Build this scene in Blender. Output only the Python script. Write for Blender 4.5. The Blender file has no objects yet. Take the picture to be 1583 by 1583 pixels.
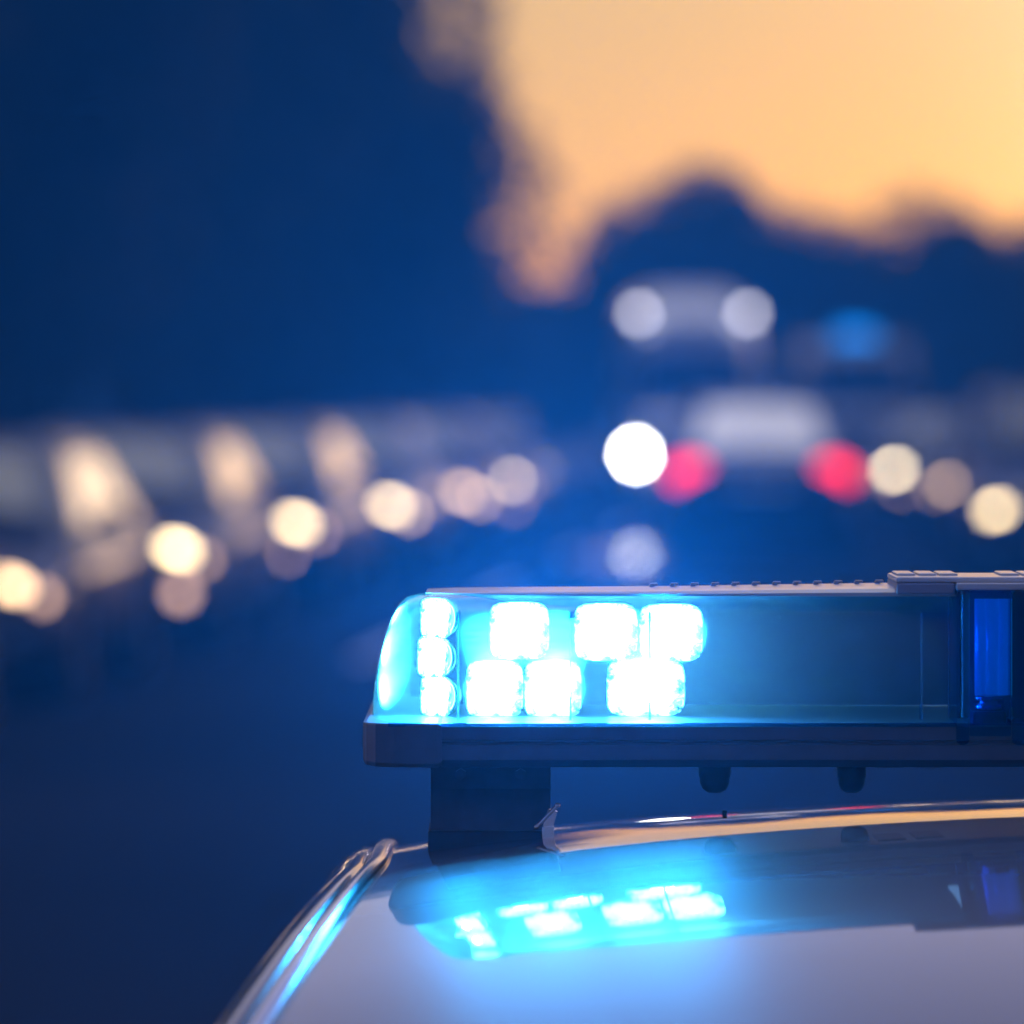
import bpy, bmesh, math, random
from mathutils import Vector, Matrix
R = math.radians
C = bpy.context.scene.collection
S = bpy.context.scene

# ------------------------------------------------------------------ camera
EYE = 1.66                      # camera height above the road
FPX = 7651.0                    # focal length in pixels of the 1583 px photograph
cam_d = bpy.data.cameras.new('camera')
cam = bpy.data.objects.new('camera', cam_d); C.objects.link(cam)
cam.location = (0, 0, EYE); cam.rotation_euler = (R(90), 0, 0)
cam_d.sensor_width = 36; cam_d.lens = 36 * FPX / 1583.0
cam_d.shift_y = -(791.5 - 600) / 1583.0
cam_d.clip_start = 0.05; cam_d.clip_end = 3000
cam_d.dof.use_dof = True
cam_d.dof.focus_distance = 3.04
cam_d.dof.aperture_fstop = 5.1
cam_d.dof.aperture_blades = 9
cam_d.dof.aperture_rotation = R(10)
S.camera = cam

# ------------------------------------------------------------------ world
W = bpy.data.worlds.new('World'); S.world = W; W.use_nodes = True
nt = W.node_tree; nt.nodes.clear()
SUN_AZ, SUN_EL = R(13), R(2.0)           # to the right of the view axis (+Y), just above the horizon
def wn(t, **k):
    n = nt.nodes.new(t)
    for a, b in k.items(): setattr(n, a, b)
    return n
out = wn('ShaderNodeOutputWorld')
tc = wn('ShaderNodeTexCoord')
sep = wn('ShaderNodeSeparateXYZ'); nt.links.new(tc.outputs['Generated'], sep.inputs[0])
ramp = wn('ShaderNodeValToRGB'); nt.links.new(sep.outputs['Z'], ramp.inputs[0])
stops = [(0.0, (.70, .30, .03)), (.035, (.66, .39, .06)), (.085, (.64, .45, .15)), (.17, (.50, .42, .42)),
         (.34, (.58, .53, .78)), (.52, (.20, .20, .42)), (1.0, (.035, .05, .19))]
cr = ramp.color_ramp
while len(cr.elements) < len(stops): cr.elements.new(.5)
for e, (p, c) in zip(cr.elements, stops): e.position = p; e.color = (*c, 1)
# away from the sunset the sky is dimmer and bluer
fr = wn('ShaderNodeMapRange'); fr.inputs[1].default_value = -.6; fr.inputs[2].default_value = .75
fr.inputs[3].default_value = 0; fr.inputs[4].default_value = 1
nt.links.new(sep.outputs['Y'], fr.inputs[0])
zr = wn('ShaderNodeMapRange'); zr.inputs[1].default_value = .25; zr.inputs[2].default_value = .8
nt.links.new(sep.outputs['Z'], zr.inputs[0])
mx = wn('ShaderNodeMath', operation='MAXIMUM'); nt.links.new(fr.outputs[0], mx.inputs[0]); nt.links.new(zr.outputs[0], mx.inputs[1])
east = wn('ShaderNodeMix', data_type='RGBA'); nt.links.new(mx.outputs[0], east.inputs[0])
east.inputs[6].default_value = (.03, .04, .13, 1); nt.links.new(ramp.outputs[0], east.inputs[7])
# afterglow round the set sun
GLOW_DIR = Vector((math.sin(R(13)) * math.cos(R(4)), math.cos(R(13)) * math.cos(R(4)), math.sin(R(4))))
dt = wn('ShaderNodeVectorMath', operation='DOT_PRODUCT'); nt.links.new(tc.outputs['Generated'], dt.inputs[0])
dt.inputs[1].default_value = GLOW_DIR
mx0 = wn('ShaderNodeMath', operation='MAXIMUM'); nt.links.new(dt.outputs['Value'], mx0.inputs[0]); mx0.inputs[1].default_value = 0
pw = wn('ShaderNodeMath', operation='POWER'); nt.links.new(mx0.outputs[0], pw.inputs[0]); pw.inputs[1].default_value = 290
gl = wn('ShaderNodeMix', data_type='RGBA', blend_type='ADD'); nt.links.new(pw.outputs[0], gl.inputs[0])
nt.links.new(east.outputs[2], gl.inputs[6]); gl.inputs[7].default_value = (2.0, 1.75, 1.5, 1)
# added bright sky patch, out of view, for the car glass to reflect
PATCH_DIR = Vector((0.0, math.cos(R(68)), math.sin(R(68))))
dt2 = wn('ShaderNodeVectorMath', operation='DOT_PRODUCT'); nt.links.new(tc.outputs['Generated'], dt2.inputs[0]); dt2.inputs[1].default_value = PATCH_DIR
mx2 = wn('ShaderNodeMath', operation='MAXIMUM'); nt.links.new(dt2.outputs['Value'], mx2.inputs[0]); mx2.inputs[1].default_value = 0
pw2 = wn('ShaderNodeMath', operation='POWER'); nt.links.new(mx2.outputs[0], pw2.inputs[0]); pw2.inputs[1].default_value = 22
gl2 = wn('ShaderNodeMix', data_type='RGBA', blend_type='ADD'); nt.links.new(pw2.outputs[0], gl2.inputs[0])
nt.links.new(gl.outputs[2], gl2.inputs[6]); gl2.inputs[7].default_value = (1.9, 1.75, 1.55, 1)
bg1 = wn('ShaderNodeBackground'); nt.links.new(gl2.outputs[2], bg1.inputs[0]); bg1.inputs[1].default_value = 0.95
sky = wn('ShaderNodeTexSky'); sky.sky_type = 'NISHITA'; sky.sun_disc = False
sky.sun_elevation = SUN_EL; sky.sun_rotation = SUN_AZ
bg2 = wn('ShaderNodeBackground'); nt.links.new(sky.outputs[0], bg2.inputs[0]); bg2.inputs[1].default_value = 0.05
ad = wn('ShaderNodeAddShader'); nt.links.new(bg1.outputs[0], ad.inputs[0]); nt.links.new(bg2.outputs[0], ad.inputs[1])
nt.links.new(ad.outputs[0], out.inputs[0])

sun_d = bpy.data.lights.new('sun', 'SUN'); sun_d.energy = 0.12; sun_d.angle = R(4); sun_d.color = (1, .62, .34)
sun = bpy.data.objects.new('sun', sun_d); C.objects.link(sun)
sd = Vector((math.sin(SUN_AZ) * math.cos(SUN_EL), math.cos(SUN_AZ) * math.cos(SUN_EL), math.sin(SUN_EL)))
sun.rotation_euler = (-sd).to_track_quat('-Z', 'Y').to_euler()

S.view_settings.view_transform = 'Standard'; S.view_settings.look = 'None'
S.view_settings.exposure = 0; S.view_settings.gamma = 1
cy = S.cycles
cy.use_adaptive_sampling = False; cy.use_denoising = True
cy.max_bounces = 7; cy.diffuse_bounces = 2; cy.glossy_bounces = 4; cy.transmission_bounces = 6
cy.transparent_max_bounces = 24; cy.volume_bounces = 0; cy.sample_clamp_indirect = 6
cy.caustics_reflective = False; cy.caustics_refractive = False

# strength of the added glow haze and the flashing light
HAZE = 0.0025
LAMP_W = 21.0          # wide upward light of one LED module, aimed into the haze
SPILL_W = 0.34           # wide spill of one LED module

# ------------------------------------------------------------------ materials
def mat(name, col, rough=.5, metal=0, coat=0, spec=.5, noise=0, nscale=20, bump=0, emit=None, es=0, coat_rough=.03):
    m = bpy.data.materials.new(name); m.use_nodes = True
    t = m.node_tree; b = t.nodes['Principled BSDF']
    b.inputs['Base Color'].default_value = (*col, 1); b.inputs['Roughness'].default_value = rough
    b.inputs['Metallic'].default_value = metal; b.inputs['Coat Weight'].default_value = coat
    b.inputs['Coat Roughness'].default_value = coat_rough
    b.inputs['Specular IOR Level'].default_value = spec
    if emit: b.inputs['Emission Color'].default_value = (*emit, 1); b.inputs['Emission Strength'].default_value = es
    tcn = t.nodes.new('ShaderNodeTexCoord')
    nz = t.nodes.new('ShaderNodeTexNoise'); nz.inputs['Scale'].default_value = nscale; nz.inputs['Detail'].default_value = 5
    t.links.new(tcn.outputs['Object'], nz.inputs['Vector'])
    if noise:
        mr = t.nodes.new('ShaderNodeMapRange'); mr.inputs[1].default_value = .3; mr.inputs[2].default_value = .7
        mr.inputs[3].default_value = 1 - noise; mr.inputs[4].default_value = 1 + noise
        t.links.new(nz.outputs[0], mr.inputs[0])
        v = t.nodes.new('ShaderNodeVectorMath'); v.operation = 'SCALE'; v.inputs[0].default_value = col
        t.links.new(mr.outputs[0], v.inputs['Scale']); t.links.new(v.outputs[0], b.inputs['Base Color'])
    if bump:
        bp = t.nodes.new('ShaderNodeBump'); bp.inputs['Strength'].default_value = bump; bp.inputs['Distance'].default_value = .01
        t.links.new(nz.outputs[0], bp.inputs['Height']); t.links.new(bp.outputs[0], b.inputs['Normal'])
    return m

def emis(name, col, s):
    m = bpy.data.materials.new(name); m.use_nodes = True; t = m.node_tree; t.nodes.clear()
    o = t.nodes.new('ShaderNodeOutputMaterial'); e = t.nodes.new('ShaderNodeEmission')
    e.inputs[0].default_value = (*col, 1); e.inputs[1].default_value = s; t.links.new(e.outputs[0], o.inputs[0]); return m

M = dict(
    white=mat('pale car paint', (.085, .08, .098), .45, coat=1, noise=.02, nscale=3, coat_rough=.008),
    chrome=mat('brushed trim', (.74, .74, .76), .14, metal=1, bump=.02, nscale=60),
    blacktrim=mat('black trim', (.012, .013, .018), .2, coat=.8, noise=.3, nscale=30),
    rubber=mat('rubber', (.02, .02, .022), .75, noise=.3),
    plastic=mat('dark plastic', (.03, .032, .045), .42, noise=.2, nscale=80, bump=.05),
    base=mat('light bar base', (.07, .075, .10), .38, noise=.1, nscale=60),
    cover=mat('pale cover plastic', (.62, .60, .60), .3, coat=.6, noise=.04, nscale=40, coat_rough=.15),
    capgrey=mat('mid grey plastic', (.26, .26, .31), .4, noise=.06, nscale=60),
    bolt=mat('steel bolt', (.6, .62, .65), .25, metal=1, noise=.1),
    carglass=mat('car glass', (.01, .012, .016), .02, spec=.5, noise=.1, nscale=2),
    screenglass=mat('screen glass', (.085, .088, .09), .05, metal=.8),
    glassgrey=mat('coated glass', (.72, .71, .68), .04, metal=.9, noise=.1, nscale=2),
    tyre=mat('tyre', (.018, .018, .02), .8, noise=.3, nscale=40, bump=.3),
    rim=mat('alloy rim', (.45, .45, .47), .3, metal=1, noise=.1),
    grille=mat('grille', (.02, .02, .022), .5, noise=.2),
    plate=mat('number plate', (.6, .6, .58), .5, noise=.05),
    lampoff=mat('lamp glass', (.30, .32, .36), .1, coat=1, noise=.1),
    redoff=mat('red lamp glass', (.30, .01, .015), .15, coat=1, noise=.1),
    silver=mat('silver paint', (.14, .145, .17), .35, metal=.5, coat=.3, spec=.3, coat_rough=.15, noise=.03),
    grey=mat('grey paint', (.05, .053, .07), .35, metal=.3, coat=.3, spec=.3, coat_rough=.15, noise=.03),
    navy=mat('navy paint', (.02, .035, .10), .35, coat=.3, spec=.3, coat_rough=.15, noise=.05),
    dark=mat('black paint', (.018, .018, .024), .35, coat=.3, spec=.3, coat_rough=.15, noise=.05),
    maroon=mat('maroon paint', (.10, .015, .02), .35, coat=.3, spec=.3, coat_rough=.15, noise=.05),
    beige=mat('beige paint', (.15, .13, .10), .4, coat=.3, spec=.3, coat_rough=.15, noise=.03),
    bark=mat('bark', (.06, .045, .03), .9, noise=.4, nscale=6, bump=.6),
    leafA=mat('dark leaves', (.022, .038, .018), .7, noise=.6, nscale=.8),
    leafB=mat('olive leaves', (.04, .05, .022), .7, noise=.6, nscale=.8),
    kerb=mat('kerb stone', (.22, .22, .22), .8, noise=.2, nscale=5, bump=.3),
    pave=mat('pavement', (.14, .14, .15), .7, noise=.25, nscale=2, bump=.3),
    grass=mat('grass', (.03, .05, .02), .9, noise=.4, nscale=2),
    paint=mat('road paint', (.5, .5, .5), .6, noise=.2, nscale=8),
    head=emis('headlamp lit bright', (1, .97, .86), 60),
    head2=emis('headlamp lit warm', (1, .74, .38), 13),
    head5=emis('headlamp lit cream', (1, .80, .48), 24),
    head3=emis('sidelamp dim', (1, .64, .33), 8),
    head4=emis('sidelamp faint', (1, .58, .38), 3.4),
    marker=emis('roof marker lamp', (.92, .88, .95), 7.5),
    tail=emis('tail lamp lit', (1, .015, .008), 4.2),
    beacon=emis('blue beacon lit', (.0, .22, .8), 2.4),
    led=None, dome=None,
)

def dome_mat(name, transl, sc=(60, 60, 500)):
    """Clear blue moulded polycarbonate: see-through, with a little scattering in the plastic."""
    m = bpy.data.materials.new(name); m.use_nodes = True; t = m.node_tree; t.nodes.clear()
    N = t.nodes.new; L = t.links.new
    o = N('ShaderNodeOutputMaterial')
    tr = N('ShaderNodeBsdfTransparent'); tr.inputs[0].default_value = (.2, .58, 1, 1)
    tl = N('ShaderNodeBsdfTranslucent'); tl.inputs[0].default_value = (.8, .9, 1, 1)
    df = N('ShaderNodeBsdfDiffuse'); df.inputs[0].default_value = (.01, .12, .5, 1)
    gs = N('ShaderNodeBsdfGlossy'); gs.inputs['Roughness'].default_value = .06
    tcn = N('ShaderNodeTexCoord'); mp = N('ShaderNodeMapping'); mp.inputs['Scale'].default_value = sc
    nz = N('ShaderNodeTexNoise'); nz.inputs['Scale'].default_value = 1.0; nz.inputs['Detail'].default_value = 6
    L(tcn.outputs['Object'], mp.inputs[0]); L(mp.outputs[0], nz.inputs[0])
    mr = N('ShaderNodeMapRange'); mr.inputs[1].default_value = .35; mr.inputs[2].default_value = .7
    mr.inputs[3].default_value = transl * .8; mr.inputs[4].default_value = transl * 1.25; L(nz.outputs[0], mr.inputs[0])
    m1 = N('ShaderNodeMixShader'); L(mr.outputs[0], m1.inputs[0]); L(tr.outputs[0], m1.inputs[1])
    m2 = N('ShaderNodeMixShader'); m2.inputs[0].default_value = .2; L(tl.outputs[0], m2.inputs[1]); L(df.outputs[0], m2.inputs[2])
    L(m2.outputs[0], m1.inputs[2])
    lw = N('ShaderNodeFresnel'); lw.inputs[0].default_value = 1.4
    m3 = N('ShaderNodeMixShader'); L(lw.outputs[0], m3.inputs[0]); L(m1.outputs[0], m3.inputs[1]); L(gs.outputs[0], m3.inputs[2])
    L(m3.outputs[0], o.inputs[0]); return m
M['white'].node_tree.nodes['Principled BSDF'].inputs['Coat IOR'].default_value = 1.9
def orange_peel(m):
    t = m.node_tree; b = t.nodes['Principled BSDF']; nz = t.nodes.new('ShaderNodeTexNoise'); nz.inputs['Scale'].default_value = 140; nz.inputs['Detail'].default_value = 3
    tcn = t.nodes.new('ShaderNodeTexCoord'); t.links.new(tcn.outputs['Object'], nz.inputs[0]); bp = t.nodes.new('ShaderNodeBump'); bp.inputs['Strength'].default_value = .004; bp.inputs['Distance'].default_value = .01
    t.links.new(nz.outputs[0], bp.inputs['Height']); t.links.new(bp.outputs[0], b.inputs['Coat Normal'])
orange_peel(M['white'])
M['dome'] = dome_mat('blue lens plastic', .028)
M['column'] = dome_mat('blue column plastic', .10, (30, 30, 30))

def led_mat():
    """Faceted reflector bowl full of LED light: hot in the middle, ragged towards the rim."""
    m = bpy.data.materials.new('lit LED optic'); m.use_nodes = True; t = m.node_tree; t.nodes.clear()
    N = t.nodes.new; L = t.links.new
    o = N('ShaderNodeOutputMaterial'); e = N('ShaderNodeEmission'); e.inputs[0].default_value = (.30, .80, 1, 1)
    tcn = N('ShaderNodeTexCoord'); sx_ = N('ShaderNodeSeparateXYZ'); L(tcn.outputs['Object'], sx_.inputs[0])
    def mth(op, a, b=None):
        n = N('ShaderNodeMath'); n.operation = op
        if hasattr(a, 'links'): L(a, n.inputs[0])
        if b is not None:
            if hasattr(b, 'links'): L(b, n.inputs[1])
            else: n.inputs[1].default_value = b
        return n.outputs[0]
    px4 = mth('POWER', mth('ABSOLUTE', mth('MULTIPLY', sx_.outputs[0], 50.0)), 3.2)
    py4 = mth('POWER', mth('ABSOLUTE', mth('MULTIPLY', sx_.outputs[1], 50.0)), 3.2)
    dist = mth('MULTIPLY', mth('POWER', mth('ADD', px4, py4), 1/3.2), .02)
    nz = N('ShaderNodeTexNoise'); nz.inputs['Scale'].default_value = 105; nz.inputs['Detail'].default_value = 8; nz.inputs['Roughness'].default_value = .8
    L(tcn.outputs['Object'], nz.inputs[0])
    a = N('ShaderNodeMath'); a.operation = 'MULTIPLY_ADD'; a.inputs[1].default_value = .052; L(nz.outputs[0], a.inputs[0]); L(dist, a.inputs[2])
    mr = N('ShaderNodeMapRange'); mr.interpolation_type = 'SMOOTHSTEP'; mr.inputs[1].default_value = .036; mr.inputs[2].default_value = .048
    mr.inputs[3].default_value = 45; mr.inputs[4].default_value = .5
    L(a.outputs[0], mr.inputs[0]); L(mr.outputs[0], e.inputs[1]); L(e.outputs[0], o.inputs[0]); return m
M['led'] = led_mat()

def asphalt():
    m = bpy.data.materials.new('damp asphalt'); m.use_nodes = True; t = m.node_tree; b = t.nodes['Principled BSDF']; N = t.nodes.new; L = t.links.new
    tcn = N('ShaderNodeTexCoord'); nz = N('ShaderNodeTexNoise'); nz.inputs['Scale'].default_value = .35; nz.inputs['Detail'].default_value = 6
    L(tcn.outputs['Object'], nz.inputs[0])
    c = N('ShaderNodeValToRGB'); c.color_ramp.elements[0].color = (.014, .014, .017, 1); c.color_ramp.elements[1].color = (.03, .03, .034, 1)
    L(nz.outputs[0], c.inputs[0]); L(c.outputs[0], b.inputs['Base Color'])
    mr = N('ShaderNodeMapRange'); mr.inputs[1].default_value = .4; mr.inputs[2].default_value = .62; mr.inputs[3].default_value = .25; mr.inputs[4].default_value = .6
    L(nz.outputs[0], mr.inputs[0]); L(mr.outputs[0], b.inputs['Roughness'])
    b.inputs['Specular IOR Level'].default_value = .0; b.inputs['IOR'].default_value = 1.12
    n2 = N('ShaderNodeTexNoise'); n2.inputs['Scale'].default_value = 60; L(tcn.outputs['Object'], n2.inputs[0])
    bp = N('ShaderNodeBump'); bp.inputs['Strength'].default_value = .25; bp.inputs['Distance'].default_value = .004; L(n2.outputs[0], bp.inputs['Height']); L(bp.outputs[0], b.inputs['Normal'])
    return m
M['asphalt'] = asphalt()

# ------------------------------------------------------------------ helpers
def link(name, me, m=None, parent=None, smooth=False):
    o = bpy.data.objects.new(name, me); C.objects.link(o)
    if m is not None: me.materials.append(m)
    if parent is not None: o.parent = parent
    if smooth:
        for p in me.polygons: p.use_smooth = True
    return o
def empty(name, loc=(0, 0, 0), rz=0, label=None, cat=None, group=None):
    o = bpy.data.objects.new(name, None); C.objects.link(o); o.location = loc; o.rotation_euler = (0, 0, rz)
    o.empty_display_size = .1
    tag(o, label, cat, group); return o
def tag(o, label=None, cat=None, group=None, kind=None):
    if label: o['label'] = label
    if cat: o['category'] = cat
    if group: o['group'] = group
    if kind: o['kind'] = kind
    return o
def from_bm(name, bm, m, parent=None, smooth=False, off=None):
    bmesh.ops.recalc_face_normals(bm, faces=bm.faces)
    me = bpy.data.meshes.new(name); bm.to_mesh(me); bm.free()
    return link(name, me, m, parent, smooth)
def pydata(name, vs, fs, m, parent=None, smooth=True):
    me = bpy.data.meshes.new(name); me.from_pydata([tuple(v) for v in vs], [], fs); me.update()
    bm = bmesh.new(); bm.from_mesh(me); bmesh.ops.recalc_face_normals(bm, faces=bm.faces); bm.to_mesh(me); bm.free()
    return link(name, me, m, parent, smooth)
def add_box(bm, x0, x1, y0, y1, z0, z1, bev=0):
    r = bmesh.ops.create_cube(bm, size=1, matrix=Matrix.Translation(((x0+x1)/2, (y0+y1)/2, (z0+z1)/2)) @ Matrix.Diagonal((x1-x0, y1-y0, z1-z0, 1)))
    if bev:
        es = {e for v in r['verts'] for e in v.link_edges}
        bmesh.ops.bevel(bm, geom=list(es), offset=bev, segments=2, affect='EDGES', profile=.5)
def box(name, x0, x1, y0, y1, z0, z1, m, parent=None, bev=0):
    bm = bmesh.new(); add_box(bm, x0, x1, y0, y1, z0, z1, bev); return from_bm(name, bm, m, parent)
def add_cyl(bm, c, axis, r, h, seg=24, r2=None):
    rot = Vector((0, 0, 1)).rotation_difference(Vector(axis)).to_matrix().to_4x4()
    bmesh.ops.create_cone(bm, cap_ends=True, segments=seg, radius1=r, radius2=r if r2 is None else r2, depth=h, matrix=Matrix.Translation(c) @ rot)
def cyl(name, c, axis, r, h, m, parent=None, seg=24, r2=None, smooth=False):
    bm = bmesh.new(); add_cyl(bm, c, axis, r, h, seg, r2); return from_bm(name, bm, m, parent, smooth)
def lathe(name, prof, loc, m, parent, seg=32, flip=False):
    vs, fs = [], []
    n = len(prof)
    for i in range(seg):
        a = 2*math.pi*i/seg
        for r, z in prof: vs.append((r*math.cos(a)+loc[0], r*math.sin(a)+loc[1], z+loc[2]))
    for i in range(seg):
        j = (i+1) % seg
        for k in range(n-1): fs.append((i*n+k, j*n+k, j*n+k+1, i*n+k+1))
    return pydata(name, vs, fs, m, parent)
def kids(o): return [c for c in bpy.data.objects if c.parent == o]
def copy_tree(o, parent=None, chmap=None):
    chmap = chmap if chmap is not None else build_map()
    c = o.copy(); C.objects.link(c); c.parent = parent
    for ch in chmap.get(o.name, []): copy_tree(ch, c, chmap)
    return c
def build_map():
    d = {}
    for o in bpy.data.objects:
        if o.parent: d.setdefault(o.parent.name, []).append(o)
    return d
def loft(rings, closed_ends=True):
    vs, fs = [], []; n = len(rings[0])
    for r in rings: vs += r
    for i in range(len(rings)-1):
        for k in range(n):
            l = (k+1) % n; fs.append((i*n+k, i*n+l, (i+1)*n+l, (i+1)*n+k))
    if closed_ends:
        fs.append(tuple(range(n))); fs.append(tuple((len(rings)-1)*n+k for k in reversed(range(n))))
    return vs, fs
K = 3.0 / FPX
def bx(px): return (px - 791.5) * K            # pixel column of the light bar plane -> metres
def bz(py): return EYE - (py - 600) * K
def sp(a, b, t): return a + (b-a)*t

# ------------------------------------------------------------------ ground
def sheet(name, pts, z, m, kind='structure'):
    o = pydata(name, [(x, y, z) for x, y in pts], [tuple(range(len(pts)))], m, None, False)
    if kind: o['kind'] = kind
    return o
sheet('ground', [(-900, -60), (900, -60), (900, 1600), (-900, 1600)], -.02, M['grass'])
SL = .0785                                      # the road bears slightly right of the view axis
def edgeL(y): return -3.05 + SL*(y-28)
sheet('road', [(edgeL(-40)-1.05, -40), (edgeL(-40)+19, -40), (edgeL(320)+19, 320), (edgeL(320)-1.05, 320)], 0, M['asphalt'])
def strip_box(name, off0, off1, y0, y1, z0, z1, m):
    vs = []
    for y in (y0, y1):
        for off in (off0, off1):
            for z in (z0, z1): vs.append((edgeL(y)+off, y, z))
    fs = [(0, 1, 3, 2), (4, 6, 7, 5), (0, 4, 5, 1), (2, 3, 7, 6), (1, 5, 7, 3), (0, 2, 6, 4)]
    return tag(pydata(name, vs, fs, m, None, False), kind='structure')
strip_box('kerb', -1.3, -1.0, -40, 320, -.05, .13, M['kerb'])
strip_box('pavement', -3.4, -1.3, -40, 320, -.05, .126, M['pave'])
strip_box('kerb', 13.0, 13.3, -40, 320, -.05, .13, M['kerb'])
strip_box('pavement', 13.3, 16, -40, 320, -.05, .126, M['pave'])
bm = bmesh.new()
for i in range(28):
    y = 30 + i*9
    for a, b in ((1.9, 2.02),):
        vs = [bm.verts.new((edgeL(y)+a, y, .004)), bm.verts.new((edgeL(y)+b, y, .004)), bm.verts.new((edgeL(y+3)+b, y+3, .004)), bm.verts.new((edgeL(y+3)+a, y+3, .004))]
        bm.faces.new(vs)
tag(from_bm('road_markings', bm, M['paint']), kind='structure')

M['water'] = mat('still water', (.01, .011, .013), .2, noise=.2)
def puddle(cx, cy, rx, ry, seed):
    rd = random.Random(seed); ph = [rd.uniform(0, 6.28) for _ in range(4)]; pts = []
    for k in range(48):
        a = 2*math.pi*k/48; q = 1+.14*math.sin(2*a+ph[0])+.1*math.sin(3*a+ph[1])+.06*math.sin(5*a+ph[2])+.04*math.sin(9*a+ph[3])
        pts.append((cx+rx*q*math.cos(a), cy+ry*q*math.sin(a)))
    sheet('puddle', pts, .008, M['water'])
puddle(1.2, 48.6, .42, 3.2, 3)  # wet patch added where it mirrors the van headlamp
# ------------------------------------------------------------------ police car
XC, RZ0, RA, KF, KB, ZE0, SF, CF, XO = .474, 1.4065, -.0218, .1512, .1324, .0334, -.0105, .1135, .1553
def rc(e): return RZ0 - RA*e - (KF if e > 0 else KB)*e*e*(1 if e > -.9 else 1)
def redge(e):
    x = XC - (.549 + XO*max(e, 0)**1.5)
    if e < 0: x -= .02*e*e
    z = rc(e) - ZE0 - (SF*e + CF*e*e if e > 0 else 0)
    return x, z
def roof_z(x, e):
    xe, ze = redge(e); zc = rc(e); u = abs((x-XC)/(XC-xe))
    return zc - (zc-ze)*(.85*u*u + .15*u**8)
E0, E1 = .66, -1.0
car = empty('police_car', (XC, 2.9, 0), 0, 'white police car nearest the camera, blue light glowing on its glossy roof', 'police car')
def carpart(name, vs, fs, m, smooth=True, lab=None):
    o = pydata(name, [(v[0]-XC, v[1]-2.9, v[2]) for v in vs], fs, m, car, smooth)
    if lab: o['label'] = lab
    return o
NU, NV = 72, 90
es = [E0 + (E1-E0)*j/NV for j in range(NV+1)]
vs, fs = [], []
for e in es:
    xe, ze = redge(e)
    for i in range(NU+1):
        u = -1 + 2*i/NU; x = XC + u*(XC-xe); 
        f = 0.05*(1-u*u) if e == E0 else 0
        vs.append((x, 3-e, roof_z(x, e)))
for j in range(NV):
    for i in range(NU):
        a = j*(NU+1)+i; fs.append((a, a+1, a+NU+2, a+NU+1))
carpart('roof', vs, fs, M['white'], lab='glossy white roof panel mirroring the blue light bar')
# outline path of the roof edge, continued down the windscreen pillar and the rear pillar
def path():
    P = []
    n = 26
    x1, z1 = redge(E0)
    for j in range(n):                      # front pillar, bottom to top
        t = j/n; s = t
        P.append((sp(-.34, x1, s**.9), sp(1.52, 3-E0, s), sp(.93, z1, 1-(1-s)**1.45)))
    for e in es: x, z = redge(e); P.append((x, 3-e, z))
    x2, z2 = redge(E1)
    for j in range(1, n+1):
        t = j/n; P.append((sp(x2, -.33, t**1.2), sp(3-E1, 4.95, t), sp(z2, .95, t**1.45)))
    return P
PATH = path()
def sweep(prof, side):
    """prof: list of (outward, up) offsets"""
    vs, fs = [], []; n = len(prof)
    for (x, y, z) in PATH:
        for o, u in prof:
            X = x - o
            if side > 0: X = 2*XC - X
            vs.append((X, y, z+u))
    for j in range(len(PATH)-1):
        for k in range(n-1): a = j*n+k; fs.append((a, a+1, a+n+1, a+n))
    return vs, fs
for side in (-1, 1):
    # bright trim strip, a flattened half round standing in the roof gutter
    w = .0115
    pr = [(-.001, -.006), (0, .0005)] + [(w*.5 - w*.5*math.cos(a), .0012 + .0035*math.sin(a)) for a in [math.pi*k/8 for k in range(9)]] + [(w, -.006)]
    carpart('roof_trim', *sweep(pr, side), M['chrome'], lab='bright metal strip along the roof edge')
    pr = [(.0125, -.010), (.0135, -.003), (.0165, -.0008), (.021, -.0008), (.028, -.004), (.036, -.011), (.044, -.022), (.050, -.036), (.055, -.055)]
    carpart('door_frame', *sweep(pr, side), M['blacktrim'])
    # side glass from the frame down to the waist
    vs, fs = [], []
    for (x, y, z) in PATH:
        xa, za = x-.053, z-.045
        for t in (0, .33, .66, 1):
            xx = sp(xa, min(xa-.004, -.375), t); zz = sp(za, .93, t)
            if side > 0: xx = 2*XC-xx
            vs.append((xx, y, zz))
    for j in range(len(PATH)-1):
        for k in range(3): a = j*4+k; fs.append((a, a+1, a+5, a+4))
    carpart('side_window', vs, fs, M['carglass'])
def glass_between(name, top, bot, n=16):
    vs, fs = [], []
    for j in range(n+1):
        t = j/n
        for a, b in zip(top, bot):
            v = Vector(a).lerp(Vector(b), t); v.z += .05*math.sin(math.pi*t)*(1)
            vs.append(v)
    m = len(top)
    for j in range(n):
        for i in range(m-1): a = j*m+i; fs.append((a, a+1, a+m+1, a+m))
    return carpart(name, vs, fs, M['carglass'])
us = [-1+2*i/24 for i in range(25)]
xe, ze = redge(E0)
top = [(XC+u*(XC-xe), 3-E0-.002, roof_z(XC+u*(XC-xe), E0)-.004) for u in us]
bot = [(XC+u*(XC+.34), 1.52-.16*(1-u*u), .95) for u in us]
glass_between('windscreen', top, bot)
xe, ze = redge(E1)
top = [(XC+u*(XC-xe), 3-E1+.002, roof_z(XC+u*(XC-xe), E1)-.004) for u in us]
bot = [(XC+u*(XC+.33), 4.95+.1*(1-u*u), .96) for u in us]
glass_between('rear_window', top, bot)

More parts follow.
